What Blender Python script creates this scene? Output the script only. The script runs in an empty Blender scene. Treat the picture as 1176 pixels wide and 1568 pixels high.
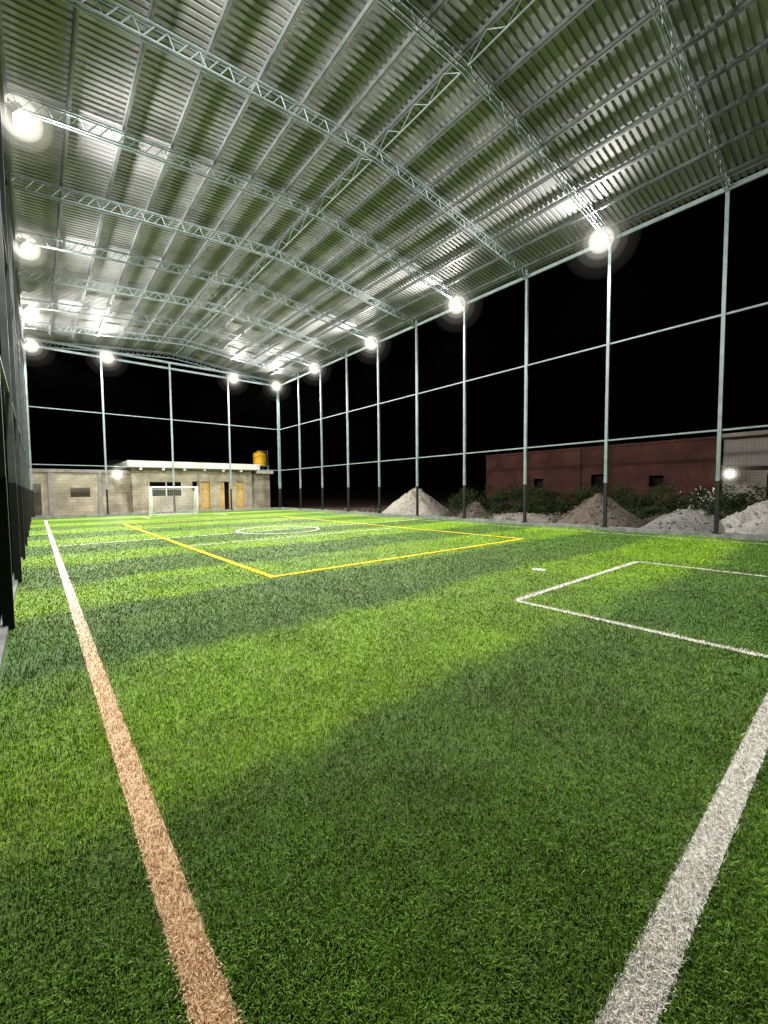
import bpy, math, random
import numpy as np
from mathutils import Vector, Matrix, noise
random.seed(3); rng=np.random.default_rng(5)
sc=bpy.context.scene
sc.view_settings.view_transform='Standard'; sc.view_settings.look='None'; sc.view_settings.exposure=0
# ------------------------------------------------------------ helpers
class MB:
    def __init__(s): s.v=[];s.f=[];s.m=[]
    def raw(s,vs,fs,mi=0):
        b=len(s.v); s.v+= [tuple(p) for p in vs]; s.f+=[tuple(b+i for i in f) for f in fs]; s.m+=[mi]*len(fs)
    def frame(s,c,ax,ay,az,mi=0):
        c=Vector(c);vs=[]
        for sx in(-1,1):
            for sy in(-1,1):
                for sz in(-1,1): vs.append(c+ax*sx+ay*sy+az*sz)
        s.raw(vs,[(0,1,3,2),(4,6,7,5),(0,4,5,1),(2,3,7,6),(0,2,6,4),(1,5,7,3)],mi)
    def box(s,x0,x1,y0,y1,z0,z1,mi=0):
        s.frame(((x0+x1)/2,(y0+y1)/2,(z0+z1)/2),Vector(((x1-x0)/2,0,0)),Vector((0,(y1-y0)/2,0)),Vector((0,0,(z1-z0)/2)),mi)
    def beam(s,p,q,w,h=None,mi=0,up=(0,0,1)):
        h=h or w;p=Vector(p);q=Vector(q);d=q-p;L=d.length
        if L<1e-6:return
        d/=L;u=Vector(up)
        if abs(d.dot(u))>.98:u=Vector((1,0,0))
        a=d.cross(u).normalized();b=a.cross(d)
        s.frame((p+q)/2,d*(L/2),a*(w/2),b*(h/2),mi)
    def cyl(s,p,q,r,n=12,mi=0,r2=None):
        r2=r if r2 is None else r2
        p=Vector(p);q=Vector(q);d=(q-p).normalized();u=Vector((0,0,1)) if abs(d.z)<.9 else Vector((1,0,0))
        a=d.cross(u).normalized();b=d.cross(a);vs=[]
        for k in range(n):
            t=2*math.pi*k/n;o=a*math.cos(t)+b*math.sin(t);vs+=[p+o*r,q+o*r2]
        fs=[(2*k,2*((k+1)%n),2*((k+1)%n)+1,2*k+1) for k in range(n)]
        fs+=[tuple(2*k for k in range(n))[::-1],tuple(2*k+1 for k in range(n))]
        s.raw(vs,fs,mi)
    def obj(s,name,mats,parent=None,smooth=False):
        me=bpy.data.meshes.new(name);me.from_pydata(s.v,[],s.f)
        for m in (mats if isinstance(mats,(list,tuple)) else [mats]): me.materials.append(m)
        me.polygons.foreach_set('material_index',s.m)
        if smooth: me.polygons.foreach_set('use_smooth',[True]*len(s.f))
        me.update()
        o=bpy.data.objects.new(name,me);sc.collection.objects.link(o)
        if parent:o.parent=parent
        return o
def empty(name,loc=(0,0,0)):
    o=bpy.data.objects.new(name,None);o.location=loc;o.empty_display_size=.3;sc.collection.objects.link(o);return o
def mat(name,col,rough=.6,metal=0,spec=.4,nscale=0,namp=.3,bump=0,bscale=40,col2=None,emit=None):
    m=bpy.data.materials.new(name);m.use_nodes=True;nt=m.node_tree;N=nt.nodes;L=nt.links
    b=N['Principled BSDF'];b.inputs['Roughness'].default_value=rough;b.inputs['Metallic'].default_value=metal
    b.inputs['Specular IOR Level'].default_value=spec
    b.inputs['Base Color'].default_value=(*col,1)
    tc=N.new('ShaderNodeTexCoord')
    if nscale:
        n=N.new('ShaderNodeTexNoise');n.inputs['Scale'].default_value=nscale;n.inputs['Detail'].default_value=5;n.inputs['Roughness'].default_value=.65
        L.new(tc.outputs['Object'],n.inputs['Vector'])
        r=N.new('ShaderNodeValToRGB');c2=col2 or tuple(c*(1-namp) for c in col)
        r.color_ramp.elements[0].position=.35;r.color_ramp.elements[1].position=.65
        r.color_ramp.elements[0].color=(*c2,1);r.color_ramp.elements[1].color=(*col,1)
        L.new(n.outputs['Fac'],r.inputs['Fac']);L.new(r.outputs['Color'],b.inputs['Base Color'])
    if bump:
        n2=N.new('ShaderNodeTexNoise');n2.inputs['Scale'].default_value=bscale;n2.inputs['Detail'].default_value=4
        L.new(tc.outputs['Object'],n2.inputs['Vector'])
        bp=N.new('ShaderNodeBump');bp.inputs['Strength'].default_value=bump;bp.inputs['Distance'].default_value=.02
        L.new(n2.outputs['Fac'],bp.inputs['Height']);L.new(bp.outputs['Normal'],b.inputs['Normal'])
    if emit:
        b.inputs['Emission Color'].default_value=(*emit[0],1);b.inputs['Emission Strength'].default_value=emit[1]
    return m
# ------------------------------------------------------------ dimensions (m)
XL,XR=-.28,14.85
YN,YF=-.16,30.34
PY=[-.16+3.03*i for i in range(1,10)]
PX=[3.33,7.1,10.92]
R1,R2,H3=3.05,6.24,9.54
XC=(XL+XR)/2;HW=(XR-XL)/2
def arch(x,base=9.50,rise=.78):
    t=abs(x-XC)/HW;return base+rise*(1-(.97*t)**1.14)
# ------------------------------------------------------------ materials
steel=mat('painted_steel_bluegrey',(.27,.34,.36),.45,.0,.5,nscale=3,namp=.35,bump=.05)
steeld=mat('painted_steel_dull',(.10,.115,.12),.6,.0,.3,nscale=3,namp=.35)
blackp=mat('black_painted_steel',(.010,.011,.012),.6,nscale=4)
netm=mat('black_net_cord',(.003,.003,.0035),1,spec=0)
netl=mat('dark_net_cord',(.014,.014,.015),1,spec=0)
truss_m=mat('truss_painted_steel',(.24,.30,.32),.45,.1,.5,nscale=5,namp=.35)
purl_m=mat('purlin_galvanised',(.14,.155,.155),.5,.3,.5,nscale=5,namp=.35)
conc=mat('concrete',(.36,.34,.31),.85,nscale=2.2,namp=.45,bump=.3,bscale=25)
kerbm=mat('kerb_concrete',(.30,.31,.31),.8,nscale=4,namp=.5,bump=.3)
def roofmat():
    m=bpy.data.materials.new('zinc_sheet');m.use_nodes=True;nt=m.node_tree;N=nt.nodes;L=nt.links
    b=N['Principled BSDF'];tc=N.new('ShaderNodeTexCoord')
    mp=N.new('ShaderNodeMapping');mp.inputs['Scale'].default_value=(.35,.9,1)
    L.new(tc.outputs['Object'],mp.inputs['Vector'])
    n=N.new('ShaderNodeTexNoise');n.inputs['Scale'].default_value=1.3;n.inputs['Detail'].default_value=4
    L.new(mp.outputs['Vector'],n.inputs['Vector'])
    sx=N.new('ShaderNodeSeparateXYZ');L.new(tc.outputs['Object'],sx.inputs[0])
    dv=N.new('ShaderNodeMath');dv.operation='DIVIDE';L.new(sx.outputs['Y'],dv.inputs[0]);dv.inputs[1].default_value=.8
    fl=N.new('ShaderNodeMath');fl.operation='FLOOR';L.new(dv.outputs[0],fl.inputs[0])
    dx=N.new('ShaderNodeMath');dx.operation='DIVIDE';L.new(sx.outputs['X'],dx.inputs[0]);dx.inputs[1].default_value=3.8
    fx=N.new('ShaderNodeMath');fx.operation='FLOOR';L.new(dx.outputs[0],fx.inputs[0])
    cx=N.new('ShaderNodeCombineXYZ');L.new(fl.outputs[0],cx.inputs[0]);L.new(fx.outputs[0],cx.inputs[1])
    wn=N.new('ShaderNodeTexWhiteNoise');wn.noise_dimensions='2D';L.new(cx.outputs[0],wn.inputs['Vector'])
    av=N.new('ShaderNodeMath');av.operation='MULTIPLY_ADD';L.new(wn.outputs['Value'],av.inputs[0]);av.inputs[1].default_value=.3;L.new(n.outputs['Fac'],av.inputs[2])
    r=N.new('ShaderNodeValToRGB');r.color_ramp.elements[0].position=.4;r.color_ramp.elements[1].position=.9
    r.color_ramp.elements[0].color=(.19,.19,.20,1);r.color_ramp.elements[1].color=(.32,.315,.33,1)
    L.new(av.outputs[0],r.inputs['Fac']);L.new(r.outputs['Color'],b.inputs['Base Color'])
    b.inputs['Metallic'].default_value=.2;b.inputs['Specular IOR Level'].default_value=.2
    mr=N.new('ShaderNodeMapRange');mr.inputs['To Min'].default_value=.5;mr.inputs['To Max'].default_value=.7
    L.new(n.outputs['Fac'],mr.inputs['Value']);L.new(mr.outputs['Result'],b.inputs['Roughness'])
    return m
zinc=roofmat()
# ---- turf tone: one function of ground position used by the sheet and the fibres
lat=rng.random((256,256))
def vnoise(x,y,s,octv=4,rough=.55):
    out=0;amp=1;tot=0
    for o in range(octv):
        xx=x*s+37.3*o+50;yy=y*s+11.7*o+50
        xi=np.floor(xx).astype(int);yi=np.floor(yy).astype(int);fx=xx-xi;fy=yy-yi
        fx=fx*fx*(3-2*fx);fy=fy*fy*(3-2*fy)
        a=lat[xi%256,yi%256];b_=lat[(xi+1)%256,yi%256];c=lat[xi%256,(yi+1)%256];d=lat[(xi+1)%256,(yi+1)%256]
        out=out+amp*((a*(1-fx)+b_*fx)*(1-fy)+(c*(1-fx)+d*fx)*fy);tot+=amp;amp*=rough;s*=2.03
    return out/tot
def turf_col(x,y):
    n0=vnoise(x,y,.5);n1=vnoise(x+9,y+4,2.2,5,.6);n2=vnoise(x+31,y+17,.33,3)
    s=np.sin((y+.7*n0-2.35)*math.pi/2.05)
    t=np.clip((s+.3)/.6,0,1);t=t*t*(3-2*t)
    t=t*np.clip(.65+.7*n2,0,1)
    A_=np.array([.074,.150,.012]);B_=np.array([.172,.305,.006])
    c=A_*(1-t[:,None])+B_*t[:,None]
    cool=np.clip((n2-.52)*1.8,0,.35)[:,None];c=c*(1-cool)+np.array([.055,.150,.024])*cool
    return c*np.clip(.65+.75*n1,.65,1.3)[:,None]
def attr_mat(name,fine):
    m=bpy.data.materials.new(name);m.use_nodes=True;nt=m.node_tree;N=nt.nodes;L=nt.links
    b=N['Principled BSDF'];b.inputs['Roughness'].default_value=.6;b.inputs['Specular IOR Level'].default_value=.2
    a=N.new('ShaderNodeAttribute');a.attribute_name='tone'
    if fine:
        geo=N.new('ShaderNodeNewGeometry')
        n=N.new('ShaderNodeTexNoise');n.inputs['Scale'].default_value=22;n.inputs['Detail'].default_value=4;n.inputs['Roughness'].default_value=.8
        L.new(geo.outputs['Position'],n.inputs['Vector'])
        mr=N.new('ShaderNodeMapRange');mr.inputs['From Min'].default_value=.35;mr.inputs['From Max'].default_value=.65;mr.inputs['To Min'].default_value=.35;mr.inputs['To Max'].default_value=1.3
        L.new(n.outputs['Fac'],mr.inputs['Value'])
        s=N.new('ShaderNodeVectorMath');s.operation='SCALE';L.new(a.outputs['Color'],s.inputs[0]);L.new(mr.outputs['Result'],s.inputs['Scale'])
        L.new(s.outputs[0],b.inputs['Base Color'])
        bp=N.new('ShaderNodeBump');bp.inputs['Strength'].default_value=.6;bp.inputs['Distance'].default_value=.02
        L.new(n.outputs['Fac'],bp.inputs['Height']);L.new(bp.outputs['Normal'],b.inputs['Normal'])
    else: L.new(a.outputs['Color'],b.inputs['Base Color'])
    return m
turf=attr_mat('artificial_turf',True);bladem=attr_mat('turf_fibre',False)
# ------------------------------------------------------------ ground + turf
gm=mat('dirt_ground',(.17,.105,.065),.95,nscale=.7,col2=(.075,.05,.035),bump=.6,bscale=6)
b=MB();b.raw([(-500,-500,-.12),(500,-500,-.12),(500,500,-.12),(-500,500,-.12)],[(0,1,2,3)]);b.obj('ground',gm)
gx=np.linspace(XL,XR-.06,150);gy=np.linspace(YN,YF-.06,300)
GX,GY_=np.meshgrid(gx,gy,indexing='ij');nx,ny=GX.shape
co=np.stack([GX,GY_,np.zeros_like(GX)],-1).reshape(-1,3)
ii=(np.arange(nx-1)[:,None]*ny+np.arange(ny-1)[None,:]).reshape(-1)
fc=np.stack([ii,ii+ny,ii+ny+1,ii+1],1)
me=bpy.data.meshes.new('artificial_turf_pitch');me.from_pydata(co.tolist(),[],fc.tolist())
ca=me.color_attributes.new('tone','FLOAT_COLOR','POINT');cc=np.ones((len(co),4));cc[:,:3]=turf_col(co[:,0],co[:,1]);ca.data.foreach_set('color',cc.reshape(-1).astype(np.float32))
me.materials.append(turf);o=bpy.data.objects.new('artificial_turf_pitch',me);sc.collection.objects.link(o)
# ------------------------------------------------------------ markings
A=.315;BX=13.95;GY=.38;FY=27.96;CX=6.82;MY=14.17
WH=(.76,.74,.68);PE=(.84,.60,.37);YE=(.95,.68,.01);WO=(.4,.42,.38)
lines=[]
w=.105
lines.append((A-w/2,A+w/2,GY-w/2,FY+w/2,PE))
lines.append((A+w/2,BX-w/2,GY-w/2,GY+w/2,WH))
lines.append((A+w/2,BX-w/2,FY-w/2,FY+w/2,WH))
lines.append((BX-w/2,BX+w/2,GY-w/2,FY+w/2,WO))
lines.append((A+w/2,BX-w/2,MY-.045,MY+.045,WH))
for y0,y1,yl in [(GY+w/2,2.94,2.94),(FY-2.56,FY-w/2,FY-2.56)]:
    lines.append((4.65,4.73,min(y0,y1),max(y0,y1),WH));lines.append((8.89,8.97,min(y0,y1),max(y0,y1),WH))
    lines.append((4.73,8.89,yl-.045,yl+.045,WH))
yl=.11
lines+= [(2.98-yl/2,2.98+yl/2,6.47-yl/2,21.87+yl/2,YE),(10.64-yl/2,10.64+yl/2,6.47-yl/2,21.87+yl/2,YE),
 (2.98+yl/2,10.64-yl/2,6.47-yl/2,6.47+yl/2,YE),(2.98+yl/2,10.64-yl/2,21.87-yl/2,21.87+yl/2,YE)]
lines.append((2.98+yl/2,10.64-yl/2,11.7-.035,11.7+.035,WH))
def linemat(n,c): return mat(n,c,.8,nscale=30,namp=.3,bump=.5,bscale=60)
def sidemat():
    m=linemat('cream_line_fibre',PE);nt=m.node_tree;N=nt.nodes;L=nt.links
    b=N['Principled BSDF'];src=b.inputs['Base Color'].links[0].from_socket
    geo=N.new('ShaderNodeNewGeometry');sp=N.new('ShaderNodeSeparateXYZ');L.new(geo.outputs['Position'],sp.inputs[0])
    mr=N.new('ShaderNodeMapRange');mr.inputs['From Min'].default_value=3.5;mr.inputs['From Max'].default_value=8.5;L.new(sp.outputs['Y'],mr.inputs['Value'])
    mx=N.new('ShaderNodeMix');mx.data_type='RGBA';L.new(mr.outputs['Result'],mx.inputs['Factor']);L.new(src,mx.inputs['A']);mx.inputs['B'].default_value=(*[c*.9 for c in WH],1)
    L.new(mx.outputs['Result'],b.inputs['Base Color']);return m
lm={WH:linemat('white_line_fibre',WH),PE:sidemat(),YE:linemat('yellow_line_fibre',YE),WO:linemat('worn_line_fibre',WO)}
keys=list(lm);b=MB()
for i,(x0,x1,y0,y1,c) in enumerate(lines):
    z=.004 if c!=YE else .008
    b.raw([(x0,y0,z),(x1,y0,z),(x1,y1,z),(x0,y1,z)],[(0,1,2,3)],keys.index(c))
def ring(cx,cy,r0,r1,z,mi,n=64):
    vs=[];
    for k in range(n):
        t=2*math.pi*k/n;vs+=[(cx+r0*math.cos(t),cy+r0*math.sin(t),z),(cx+r1*math.cos(t),cy+r1*math.sin(t),z)]
    b.raw(vs,[(2*k,2*k+1,2*((k+1)%n)+1,2*((k+1)%n)) for k in range(n)],mi)
ring(CX,MY,1.41,1.50,.012,0);ring(CX,MY,.0,.1,.014,0,16);ring(6.8,3.8,0,.12,.006,0,20);ring(6.8,24.5,0,.11,.006,0,20)
b.obj('pitch_line_markings',[lm[k] for k in keys])
# ------------------------------------------------------------ blades
def blades(n):
    r=np.exp(rng.uniform(np.log(.4),np.log(26),n));th=rng.uniform(-.10,math.pi/2+.05,n)
    x=r*np.sin(th);y=r*np.cos(th)
    k=(x>XL+.02)&(x<XR-.1)&(y>YN+.02)&(rng.random(n)>np.clip((r-12)/13,0,1))
    x,y,r=x[k],y[k],r[k];n=len(x)
    sf=np.maximum(1,r/2.4)
    tuft=vnoise(x+3,y+8,18,3)
    wd=.0013*sf*rng.uniform(.7,1.4,n);h=.021*rng.uniform(.6,1.25,n)*np.minimum(sf,1.2)*(.75+.5*tuft)
    az=rng.uniform(0,2*math.pi,n);ln=rng.uniform(.2,1.2,n)
    lean=2*math.pi*vnoise(x+70,y+20,3.5,3)*1.5
    az=np.where(rng.random(n)<.35, lean+rng.normal(0,.6,n), az)
    dx,dy=np.cos(az),np.sin(az);px,py=-dy,dx
    tw=rng.uniform(-.6,.6,n);qx=px*np.cos(tw)+dx*np.sin(tw);qy=py*np.cos(tw)+dy*np.sin(tw)
    V=np.zeros((n,5,3))
    def P(i,along,z,side,wf):
        V[:,i,0]=x+dx*along+qx*side*wd*wf;V[:,i,1]=y+dy*along+qy*side*wd*wf;V[:,i,2]=z
    P(0,0,0,-1,1);P(1,0,0,1,1)
    P(2,h*ln*.35,h*.6,1,.9);P(3,h*ln*.35,h*.6,-1,.9)
    P(4,h*ln*.95,h*(1.05-.35*ln),0,0)
    paint=np.zeros((n,4))
    jx=x+rng.normal(0,.006,n);jy=y+rng.normal(0,.006,n)
    for (x0,x1,y0,y1,c) in lines:
        kk=(jx>x0)&(jx<x1)&(jy>y0)&(jy<y1)
        if c==PE:
            t=np.clip((y[kk]-3.5)/5,0,1)[:,None];paint[kk,:3]=np.array(PE)*(1-t)+np.array(WH)*t;paint[kk,3]=1
        else: paint[kk]=(*c,1)
    kk=(jx-6.8)**2+(jy-3.8)**2<.12**2;paint[kk]=(*WH,1)
    kk=np.abs(np.hypot(jx-CX,jy-MY)-1.455)<.045;paint[kk]=(*WH,1)
    pm=paint[:,3]>0;paint[pm,:3]*= (.58+.52*rng.random(pm.sum()))[:,None]
    rn=.55+1.5*rng.random(n)**1.5
    gcol=turf_col(x,y)*rn[:,None]*(.8+.4*tuft)[:,None]
    k2=rng.random(n)<.05;gcol[k2]=gcol[k2]*np.array([1.5,1.25,1.8])
    paint[~pm,:3]=gcol[~pm];paint[:,3]=1
    me=bpy.data.meshes.new('turf_grass');me.vertices.add(n*5);me.vertices.foreach_set('co',V.reshape(-1))
    base=(np.arange(n)*5)[:,None]
    li=np.concatenate([base+np.array([0,1,2,3]),base+np.array([3,2,4])],axis=1).reshape(-1)
    me.loops.add(n*7);me.loops.foreach_set('vertex_index',li.astype(np.int32))
    me.polygons.add(n*2);ls=(np.arange(n)*7)[:,None]+np.array([0,4]);me.polygons.foreach_set('loop_start',ls.reshape(-1).astype(np.int32))
    me.update(calc_edges=True)
    a=me.color_attributes.new('tone','FLOAT_COLOR','POINT');a.data.foreach_set('color',np.repeat(paint,5,axis=0).reshape(-1).astype(np.float32))
    me.materials.append(bladem)
    o=bpy.data.objects.new('turf_grass',me);sc.collection.objects.link(o)
blades(600000)
# ------------------------------------------------------------ kerbs
b=MB();b.box(XR-.055,XR+.16,YN-.3,YF-.06,-.2,.13);b.box(XL-.2,XR+.16,YF-.055,YF+.16,-.2,.13);b.box(XL-.22,XL-.003,YN-.3,YF-.06,-.2,.05)
b.obj('concrete_kerb',kerbm)
# ------------------------------------------------------------ fences
def fence(axis,c,posts,a0,a1,rails=(R1,R2),net=netm,cord=.0022,step=.08,insign=1,plates=True,st=steel):
    e=empty('net_fence');P=MB()
    def pt(a,z,off=0): return (c+off,a,z) if axis=='Y' else (a,c+off,z)
    for a in posts:
        P.beam(pt(a,1.62),pt(a,9.9),.09,.09,0);P.beam(pt(a,-.12),pt(a,1.62),.094,.094,1)
        if plates:P.beam(pt(a,.131),pt(a,.15),.2,.2,1)
    for z in rails:
        for i in range(len(posts)-1):P.beam(pt(posts[i]+.047,z),pt(posts[i+1]-.047,z),.045,.045,0)
    P.beam(pt(a0,H3+.03,-.085*insign),pt(a1,H3+.03,-.085*insign),.06,.12,0)
    P.beam(pt(a0,9.97,0),pt(a1,9.97,0),.08,.13,0)
    P.obj('steel_frame',[st,blackp],e)
    Nn=MB();off=.062*insign
    a=a0+.03
    while a<a1:
        Nn.beam(pt(a,.13,off),pt(a,9.5,off),cord,cord);a+=step
    z=.15
    while z<9.5:
        Nn.beam(pt(a0,z,off+.002*insign),pt(a1,z,off+.002*insign),cord,cord);z+=step
    a=a0+.03+step/2
    while a<a1:
        Nn.beam(pt(a,.13,off),pt(a,1.62,off),cord,cord);a+=step
    Nn.obj('netting',net,e);return e
allY=[YN]+PY+[YF]
fence('Y',XR,allY,YN,YF,insign=1)
fence('X',YF,[XL+.11]+PX+[XR-.11],XL+.06,XR-.06,insign=1)
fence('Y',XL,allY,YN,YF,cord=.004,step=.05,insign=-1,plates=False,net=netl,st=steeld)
fence('X',YN,[XL+.11]+PX+[XR-.11],XL+.06,XR-.06,insign=-1)
# ------------------------------------------------------------ roof
roof=empty('corrugated_roof')
S=MB();y=YN-.5;prof=[]
per=.16
while y<YF+.9:
    prof+=[(y,0),(y+.084,0),(y+.10,.036),(y+.14,.036),(y+.156,0)];y+=per
xs=np.linspace(XL-.45,XR+.45,33)
vs=[];ny=len(prof)
for i,x in enumerate(xs):
    z0=arch(x)+.50
    for (yy,dz) in prof: vs.append((x,yy,z0+dz))
fs=[(i*ny+j,i*ny+j+1,(i+1)*ny+j+1,(i+1)*ny+j) for i in range(len(xs)-1) for j in range(ny-1)]
S.raw(vs,fs);S.obj('corrugated_sheets',zinc,roof)
Pm=MB();k=14
for i in range(k+1):
    x=XL+.12+(XR-XL-.24)*i/k
    sl=(arch(x+.01)-arch(x-.01))/.02;upv=Vector((-sl,0,1)).normalized();z=arch(x)+.43
    Pm.beam((x,YN-.4,z),(x,YF+.6,z),.045,.10,0,up=upv)
    Pm.beam((x+.03,YN-.4,z-.055),(x+.03,YF+.6,z-.055),.04,.006,0,up=upv)
Pm.obj('purlins',purl_m,roof)
T=MB()
def truss(y):
    n=26;dx=(XR-XL)/n;dep=.31
    for i in range(n):
        x0=XL+i*dx;x1=x0+dx
        for yo in(-.045,.045):
            T.beam((x0,y+yo,arch(x0)),(x1,y+yo,arch(x1)),.022,.032)
            T.beam((x0,y+yo,arch(x0)+dep),(x1,y+yo,arch(x1)+dep),.022,.032)
        T.beam((x0,y,arch(x0)+.02),(x0+dx*.38,y,arch(x0+dx*.38)+dep),.018)
        T.beam((x0+dx*.38,y,arch(x0+dx*.38)+dep),(x0+dx*.62,y,arch(x0+dx*.62)),.018)
        T.beam((x0+dx*.62,y,arch(x0+dx*.62)+.02),(x1,y,arch(x1)+dep),.018)
for y in allY:truss(y)
for x in (XC,):
    for i in range(len(allY)-1):
        y0,y1=allY[i]+.1,allY[i+1]-.1
        T.beam((x,y0,arch(x)+.02),(x,y1,arch(x)+.02),.022)
        m=6
        for q in range(m):
            ya=y0+(y1-y0)*q/m;yb=y0+(y1-y0)*(q+1)/m
            za,zb=(arch(x)+.03,arch(x)+.36) if q%2==0 else (arch(x)+.36,arch(x)+.03)
            T.beam((x,ya,za),(x,yb,zb),.014)
T.obj('roof_trusses',truss_m,roof)
# ------------------------------------------------------------ floodlights
lens=mat('lamp_lens',(1,1,1),emit=((1,.97,.9),60));hous=mat('lamp_housing',(.06,.06,.065),.4,.3)
glow_meshes=[]
for R_h in (1.15,.80,.56,.39):  # lens glare round each lamp, added as nested self-emitting spheres
    glow_mat=bpy.data.materials.new('lamp_glow_volume');glow_mat.use_nodes=True;nt=glow_mat.node_tree;N=nt.nodes;L=nt.links;N.clear()
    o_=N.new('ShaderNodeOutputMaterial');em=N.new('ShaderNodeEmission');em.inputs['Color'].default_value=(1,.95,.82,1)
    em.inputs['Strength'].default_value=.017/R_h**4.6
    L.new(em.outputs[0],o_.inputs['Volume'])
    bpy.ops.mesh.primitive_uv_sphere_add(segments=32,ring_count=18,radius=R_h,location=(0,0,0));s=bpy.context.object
    me=s.data;me.materials.append(glow_mat);bpy.data.objects.remove(s);glow_meshes.append(me)
def flood(loc,dirv,power,glow=True,size=1.0,hs=1.0):
    e=empty('floodlight',loc);d=Vector(dirv).normalized()
    side=d.cross(Vector((0,0,1))).normalized();up=side.cross(d)
    def W(a,b_,c): return d*a+side*b_+up*c
    H=MB()
    H.frame(W(-.05,0,0),d*.04,side*.2*size,up*.14*size)
    for i in range(9):H.frame(W(-.12,(-.16+.04*i)*size,0),d*.03,side*.004,up*.12*size)
    for s in(-1,1):
        H.frame(W(-.09,s*.22*size,0),d*.1,side*.006,up*.015)
        H.frame(W(-.01+.004,s*.19*size,0),d*.012,side*.01,up*.14*size);H.frame(W(-.01+.004,0,s*.135*size),d*.012,side*.18*size,up*.008)
    H.frame(W(-.19,0,0),d*.006,side*.226*size,up*.015);H.frame(W(-.26,0,-.0),d*.065,side*.02,up*.02)
    H.obj('housing',hous,e)
    G=MB();nn=8;vs=[]
    for i in range(nn+1):
        for j in range(nn+1):
            u=i/nn*2-1;v=j/nn*2-1;vs.append(W(-.004+.07*(1-u**4)*(1-v**4),u*.178*size,v*.125*size))
    G.raw(vs,[(i*(nn+1)+j,(i+1)*(nn+1)+j,(i+1)*(nn+1)+j+1,i*(nn+1)+j+1) for i in range(nn) for j in range(nn)]);G.obj('lens',lens,e)
    l=bpy.data.lights.new('lamp','SPOT');l.energy=power;l.spot_size=math.radians(174);l.spot_blend=.7;l.shadow_soft_size=.12;l.color=(1,.97,.89)
    lo=bpy.data.objects.new('lamp',l);sc.collection.objects.link(lo);lo.parent=e;lo.location=d*.24;lo.rotation_euler=d.to_track_quat('-Z','Y').to_euler()
    if glow:
        for me in glow_meshes:
            s=bpy.data.objects.new('lamp_glow_sphere',me);sc.collection.objects.link(s);s.parent=e;s.location=d*.05;s.scale=(hs,)*3  # added glow sphere, emits by itself rather than scattering lamp light
PW=3500
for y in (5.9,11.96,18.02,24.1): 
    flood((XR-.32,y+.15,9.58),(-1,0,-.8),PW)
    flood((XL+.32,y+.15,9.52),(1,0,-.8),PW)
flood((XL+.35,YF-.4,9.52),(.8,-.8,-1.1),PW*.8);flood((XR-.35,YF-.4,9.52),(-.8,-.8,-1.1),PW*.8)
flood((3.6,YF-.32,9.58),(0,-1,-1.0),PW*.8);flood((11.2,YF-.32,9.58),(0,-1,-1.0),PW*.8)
# ------------------------------------------------------------ goal
g=empty('soccer_goal',(6.55,27.75,0));wh=mat('goal_white_paint',(.8,.8,.78),.35,nscale=6,namp=.12)
b=MB();gw,gh,gd=1.3,1.72,.9;r=.045
b.cyl((-gw,0,0),(-gw,0,gh),r);b.cyl((gw,0,0),(gw,0,gh),r);b.cyl((-gw-r,0,gh),(gw+r,0,gh),r)
for s in(-1,1):
    b.cyl((s*gw,0,gh),(s*gw,.4,gh),.02);b.cyl((s*gw,.4,gh),(s*gw,gd,.03),.02);b.cyl((s*gw,0,.03),(s*gw,gd,.03),.02)
b.cyl((-gw,gd,.03),(gw,gd,.03),.02);b.cyl((-gw,.4,gh),(gw,.4,gh),.02)
b.obj('frame',wh,g,True)
b=MB();s=.11;c=.006
x=-gw
while x<=gw:
    b.beam((x,.4,gh),(x,gd,.03),c);b.beam((x,0,gh),(x,.4,gh),c);x+=s
t=0
while t<1:
    yy=.4+(gd-.4)*t;zz=gh+(.03-gh)*t;b.beam((-gw,yy,zz),(gw,yy,zz),c)
    for sx in(-1,1):b.beam((sx*gw,0,zz),(sx*gw,yy,zz),c)
    t+=s/1.7
for sx in(-1,1):
    yy=.1
    while yy<gd:
        zt=gh if yy<.4 else gh*(1-(yy-.4)/(gd-.4));b.beam((sx*gw,yy,0.02),(sx*gw,yy,zt),c);yy+=s
b.obj('net',mat('white_net',(.7,.7,.7),.8),g)
# ------------------------------------------------------------ buildings
blockm=bpy.data.materials.new('block_wall');blockm.use_nodes=True;nt=blockm.node_tree;N=nt.nodes;L=nt.links
bs=N['Principled BSDF'];bs.inputs['Roughness'].default_value=.9
tc=N.new('ShaderNodeTexCoord');mp=N.new('ShaderNodeMapping');mp.inputs['Rotation'].default_value=(math.radians(90),0,0);L.new(tc.outputs['Object'],mp.inputs['Vector'])
br=N.new('ShaderNodeTexBrick');br.inputs['Scale'].default_value=1;br.inputs['Brick Width'].default_value=.4;br.inputs['Row Height'].default_value=.2;br.inputs['Mortar Size'].default_value=.012
br.inputs['Color1'].default_value=(.44,.40,.30,1);br.inputs['Color2'].default_value=(.38,.34,.26,1);br.inputs['Mortar'].default_value=(.30,.28,.21,1)
L.new(mp.outputs['Vector'],br.inputs['Vector']);n=N.new('ShaderNodeTexNoise');n.inputs['Scale'].default_value=1.2;n.inputs['Detail'].default_value=6;L.new(tc.outputs['Object'],n.inputs['Vector'])
mr=N.new('ShaderNodeMapRange');mr.inputs['From Min'].default_value=.3;mr.inputs['From Max'].default_value=.7;mr.inputs['To Min'].default_value=.6;mr.inputs['To Max'].default_value=1.25;L.new(n.outputs['Fac'],mr.inputs['Value'])
s_=N.new('ShaderNodeVectorMath');s_.operation='SCALE';L.new(br.outputs['Color'],s_.inputs[0]);L.new(mr.outputs['Result'],s_.inputs['Scale']);L.new(s_.outputs[0],bs.inputs['Base Color'])
plast=mat('plaster_pale',(.7,.68,.62),.85,nscale=1.5,namp=.3);dark=mat('dark_opening',(.01,.01,.01),.9)
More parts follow.
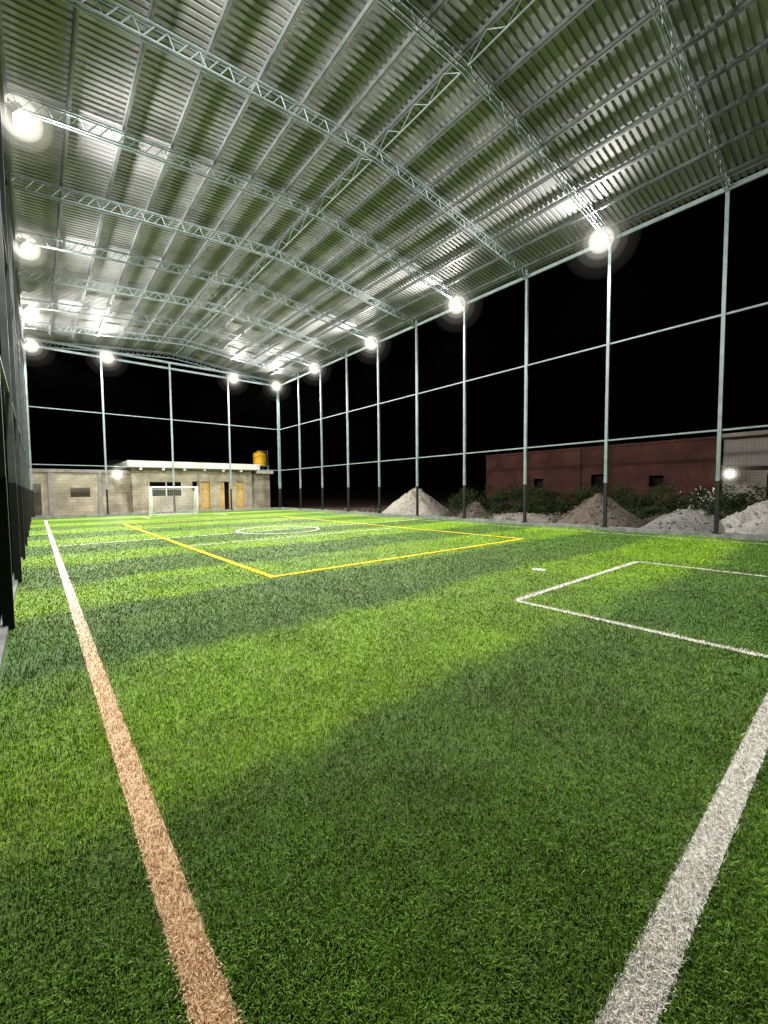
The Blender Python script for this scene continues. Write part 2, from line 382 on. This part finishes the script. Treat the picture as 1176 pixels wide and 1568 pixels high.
wood=mat('door_timber',(.62,.45,.17),.6,nscale=5,namp=.3)
def wall_with_holes(b,x0,x1,y0,y1,z0,z1,holes,mi=0):
    cur=x0
    for (a,c,lo,hi) in sorted(holes):
        if a>cur:b.box(cur,a,y0,y1,z0,z1,mi)
        if lo>z0:b.box(a,c,y0,y1,z0,lo,mi)
        if hi<z1:b.box(a,c,y0,y1,hi,z1,mi)
        cur=c
    if cur<x1:b.box(cur,x1,y0,y1,z0,z1,mi)
cb=empty('concrete_block_building')
b=MB();Y0=33.0
holes=[(6.1,8.3,1.15,2.15),(9.0,9.35,1.5,2.2),(9.55,10.35,-.1,2.2),(11.0,11.8,-.1,2.2),(12.25,12.95,-.1,2.2)]
wall_with_holes(b,5.1,13.6,Y0,Y0+.2,-.12,3.15,holes)
b.box(5.1,5.3,Y0+.201,Y0+6,-.12,3.15);b.box(13.4,13.6,Y0+.201,Y0+6,-.12,3.15);b.box(5.1,13.6,Y0+6,Y0+6.2,-.12,3.15)
b.box(13.603,15.4,Y0+.5,Y0+.7,-.12,2.9);b.box(15.2,15.4,Y0+.701,Y0+6,-.12,2.9)
for x in(8.6,10.7,12.1):b.box(x,x+.12,Y0+.201,Y0+5.9,-.1,3.1)
b.obj('walls',blockm,cb)
b=MB();b.box(4.8,14.1,Y0-.55,Y0+6.5,3.153,3.32,0);b.box(4.8,14.1,Y0-.55,Y0-.43,3.323,3.6,0);b.box(4.8,4.92,Y0-.427,Y0+6.5,3.323,3.6,0);b.box(14.11,15.6,Y0+.2,Y0+6.4,2.903,3.15,0)
for x in np.arange(5.5,14,1.4): b.box(x,x+.16,Y0-.5,Y0-.003,2.98,3.15,0)
b.obj('roof_slab',plast,cb)
b=MB();b.box(9.62,10.28,Y0+.12,Y0+.16,0,2.18);b.box(11.05,11.4,Y0+.12,Y0+.16,0,2.18);b.box(12.3,12.9,Y0+.12,Y0+.16,0,2.18)
for (a,c) in [(9.55,10.35),(11.0,11.8),(12.25,12.95)]:
    b.box(a,a+.06,Y0-.02,Y0+.1,0,2.2);b.box(c-.06,c,Y0-.02,Y0+.1,0,2.2)
b.obj('doors',wood,cb)
b=MB();
for x in(6.1,7.2,8.24):b.box(x,x+.05,Y0+.02,Y0+.08,1.15,2.15)
b.box(6.15,8.24,Y0+.03,Y0+.07,1.62,1.66);b.obj('window_frame',wh,cb)
bw=empty('block_boundary_wall');b=MB()
wall_with_holes(b,-.9,5.09,33.5,33.7,-.12,2.75,[(-.5,.25,-.1,2.0),(1.7,2.75,1.15,1.75)])
b.obj('wall',blockm,bw);b=MB();b.box(-1,5.09,33.4,33.8,2.753,2.95);
for x in(.6,3.2):b.box(x,x+.22,33.42,33.497,-.12,2.75)
b.obj('ring_beam',conc,bw)
b=MB();b.box(-1,5,36,36.2,-.12,2.6);b.obj('rear_block_wall',blockm)
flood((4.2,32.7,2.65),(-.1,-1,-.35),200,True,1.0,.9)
tk=empty('water_tank',(14.95,34.4,3.16));b=MB()
yt=mat('tank_yellow_plastic',(.85,.48,.02),.4,nscale=3,namp=.15)
n=28;prof=[(.55,.45),(.57,.5)]
z=.5
for k in range(5): prof+=[(.57,z+.03),(.545,z+.07),(.545,z+.13),(.57,z+.17)];z+=.19
prof+=[(.57,z),(.5,z+.1),(.25,z+.2),(.22,z+.2),(.22,z+.27),(0.001,z+.28)]
vs=[(r_*math.cos(2*math.pi*i/n),r_*math.sin(2*math.pi*i/n),z_) for (r_,z_) in prof for i in range(n)]
b.raw(vs,[(j*n+i,j*n+(i+1)%n,(j+1)*n+(i+1)%n,(j+1)*n+i) for j in range(len(prof)-1) for i in range(n)]+[tuple(range(n))[::-1]])
b.obj('tank_shell',yt,tk,True)
b=MB();
for sx in(-.5,.5):
    for sy in(-.5,.5):b.box(sx-.04,sx+.04,sy-.04,sy+.04,0,.4)
b.box(-.6,.6,-.6,.6,.401,.448);b.cyl((.72,0,0),(.72,0,1.75),.025);b.cyl((.72,0,1.75),(.2,0,1.75),.02);b.obj('stand',steel,tk)
mar=mat('maroon_paint',(.12,.043,.035),.85,nscale=.8,namp=.55,bump=.2)
lb=empty('maroon_warehouse');b=MB()
wall_with_holes(b,5.7,21.8,30,30.25,-.12,4.2,[(8.5,9.3,1.5,2.2),(12,12.9,1.2,2.4),(16.5,17.3,1.5,2.2)])
b.v=[(yy,x,z) for (x,yy,z) in b.v];b.f=[f[::-1] for f in b.f]
b.box(30.26,40,5.7,21.8,3.8,4.0)
b.box(29.9,30.4,5.7,21.8,4.203,4.35);b.box(29.92,29.997,13.6,13.9,-.1,4.2);b.box(30.26,40,21.6,21.8,-.12,3.79);b.box(30.26,40,5.75,5.95,-.12,3.79)
b.obj('walls',mar,lb)
b=MB();b.box(30.6,30.7,6,21.5,-.1,3.7);b.obj('dark_interior_stand_in',dark,lb)  # black panel behind the windows, indoor darkness put into its colour
pb=empty('plastered_house');b=MB()
plg=mat('plaster_grey',(.34,.31,.29),.85,nscale=1,namp=.3)
wall_with_holes(b,-8,5.4,29,29.25,-.12,4.1,[(-1,.2,1,2.2),(2.6,3.6,-.1,2.1)]);b.v=[(yy,x,z) for (x,yy,z) in b.v];b.f=[f[::-1] for f in b.f]
b.box(29.26,38,5.2,5.4,-.12,4.1);b.obj('walls',plg,pb)
b=MB();b.box(28.4,38.5,-8.2,5.6,4.103,4.3);b.box(28.2,28.99,-8,5.3,2.5,2.6);b.obj('roof_slab',plg,pb)
b=MB();b.box(29.3,29.4,-7.9,5.1,-.1,4);b.obj('dark_room_stand_in',dark,pb)  # black sheet behind door and window holes, painted as the unlit inside
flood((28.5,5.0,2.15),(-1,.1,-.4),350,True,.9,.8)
# ------------------------------------------------------------ piles
def pile(name,cx,cy,rad,h,m,seed,st=1.0,n=64):
    b=MB();vs=[(cx,cy,-.12+h)];R=26
    for j in range(1,R+1):
        rr=j/R
        for i in range(n):
            t=2*math.pi*i/n
            ro=rad*(1+.18*noise.noise(Vector((math.cos(t)*1.3,math.sin(t)*1.3,seed))))
            x=cx+rr*ro*math.cos(t)*st;y=cy+rr*ro*math.sin(t)
            z=h*(1-rr)**.95*(1 if rr>.15 else .95)+.10*h*noise.noise(Vector((x*2,y*2,seed)))*(1-rr)*2+.03*noise.noise(Vector((x*9,y*9,seed)))
            vs.append((x,y,-.13+max(z,0)))
    fs=[(0,1+i,1+(i+1)%n) for i in range(n)]
    for j in range(R-1):
        for i in range(n):
            a=1+j*n+i;c=1+j*n+(i+1)%n;fs.append((a,a+n,c+n,c))
    b.raw(vs,fs)
    rd=random.Random(seed)
    for _ in range(170):
        t=rd.uniform(0,6.28);rr=rad*rd.uniform(.2,1.25);s=rd.uniform(.02,.06)
        x=cx+rr*math.cos(t);y=cy+rr*math.sin(t);z=-.12+max(0,h*(1-rr/rad))
        ax=Vector((rd.uniform(-1,1),rd.uniform(-1,1),rd.uniform(-1,1))).normalized();ay=ax.orthogonal().normalized();az=ax.cross(ay)
        b.frame((x,y,z+s*.3),ax*s,ay*s*.7,az*s*.6)
    b.obj(name,m)
gw_=mat('pale_gravel',(.60,.58,.55),.9,nscale=22,namp=.6,bump=1,bscale=30)
gg=mat('grey_gravel',(.32,.31,.30),.9,nscale=18,namp=.5,bump=1,bscale=30)
bd=mat('brown_soil',(.18,.145,.12),.95,nscale=6,namp=.5,bump=1,bscale=12)
sa=mat('pale_sand',(.54,.49,.43),.95,nscale=5,namp=.4,bump=1,bscale=12)
pile('gravel_pile',17.3,2.1,1.9,1.15,gw_,1);pile('gravel_pile',16.7,3.95,1.5,1.0,gg,2)
pile('soil_pile',17.6,7.3,1.8,1.35,bd,3);pile('sand_pile',18,18.3,2.3,1.75,sa,4);pile('soil_pile',18.6,14.2,1.0,.95,bd,5);pile('soil_pile',20.5,5.6,1.2,.5,bd,6)
pile('sand_pile',19.8,12.0,2.6,.28,sa,7)
# ------------------------------------------------------------ bushes
def leaves(name,boxes,n,m,size=.07):
    b=MB();
    for _ in range(n):
        (cx,cy,cz,rx,ry,rz)=random.choice(boxes)
        while True:
            p=Vector((random.uniform(-1,1),random.uniform(-1,1),random.uniform(-1,1)))
            if p.length<1:break
        if noise.noise(Vector((cx+p.x*rx*1.5,cy+p.y*ry*1.5,cz+p.z*2)))<-.12:continue
        c=Vector((cx+p.x*rx,cy+p.y*ry,max(-.1,cz+p.z*rz)))
        a=Vector((random.uniform(-1,1),random.uniform(-1,1),random.uniform(-.4,1))).normalized();o=a.orthogonal().normalized()*size*.35
        s=size*random.uniform(.7,1.6);b.raw([c-a*s,c+o,c+a*s,c-o],[(0,1,2,3)])
    b.obj(name,m)
lf=mat('leaf_green',(.06,.10,.03),.6,nscale=3,namp=.6)
bx=[]
for i in range(40):
    y=3+i*.48;bx.append((25.8+random.uniform(-.8,.8),y,.4,.9,.8,random.uniform(.7,1.5)))
for i in range(10):bx.append((23+random.uniform(-1,1),5+i*1.2+random.uniform(-.5,.5),.1,.5,.6,.4))
leaves('bushes',bx,42000,lf,.10)
bx=[(random.uniform(16,24),random.uniform(3,28),-.05,.4,.4,.22) for _ in range(40)]
leaves('weeds',bx,9000,lf,.05)
b=MB()
for _ in range(260):
    x=random.uniform(15.2,25);y=random.uniform(0,30);s=random.uniform(.02,.1)
    ax=Vector((random.uniform(-1,1),random.uniform(-1,1),random.uniform(-1,1))).normalized();ay=ax.orthogonal().normalized();az=ax.cross(ay)
    b.frame((x,y,-.12+s*.3),ax*s,ay*s*.7,az*s*.6)
b.obj('rubble_stones',gg)
# ------------------------------------------------------------ world (night)
w_=bpy.data.worlds.new('World');sc.world=w_;w_.use_nodes=True;nt=w_.node_tree
sky=nt.nodes.new('ShaderNodeTexSky');sky.sky_type='NISHITA';sky.sun_disc=False;sky.sun_elevation=math.radians(-4);sky.sun_rotation=math.radians(200)
bg=nt.nodes['Background'];bg.inputs['Strength'].default_value=.004;nt.links.new(sky.outputs[0],bg.inputs['Color'])
# ------------------------------------------------------------ camera
yaw,pit,rol=.6999,.0538,.0089
sy,cy,sp,cp=math.sin(yaw),math.cos(yaw),math.sin(pit),math.cos(pit);cr,sr=math.cos(rol),math.sin(rol)
Rv=Vector((cy,-sy,0));Fv=Vector((sy*cp,cy*cp,-sp));Uv=Vector((sy*sp,cy*sp,cp))
R_=Rv*cr-Uv*sr;U_=Rv*sr+Uv*cr
cam=bpy.data.cameras.new('camera');co=bpy.data.objects.new('camera',cam);sc.collection.objects.link(co)
M=Matrix((( R_.x,U_.x,-Fv.x,0),(R_.y,U_.y,-Fv.y,0),(R_.z,U_.z,-Fv.z,1.45),(0,0,0,1)));co.matrix_world=M
cam.sensor_fit='VERTICAL';cam.sensor_height=36;cam.sensor_width=27;cam.lens=36*631.5/1568;cam.clip_start=.05;cam.clip_end=1500
sc.camera=co
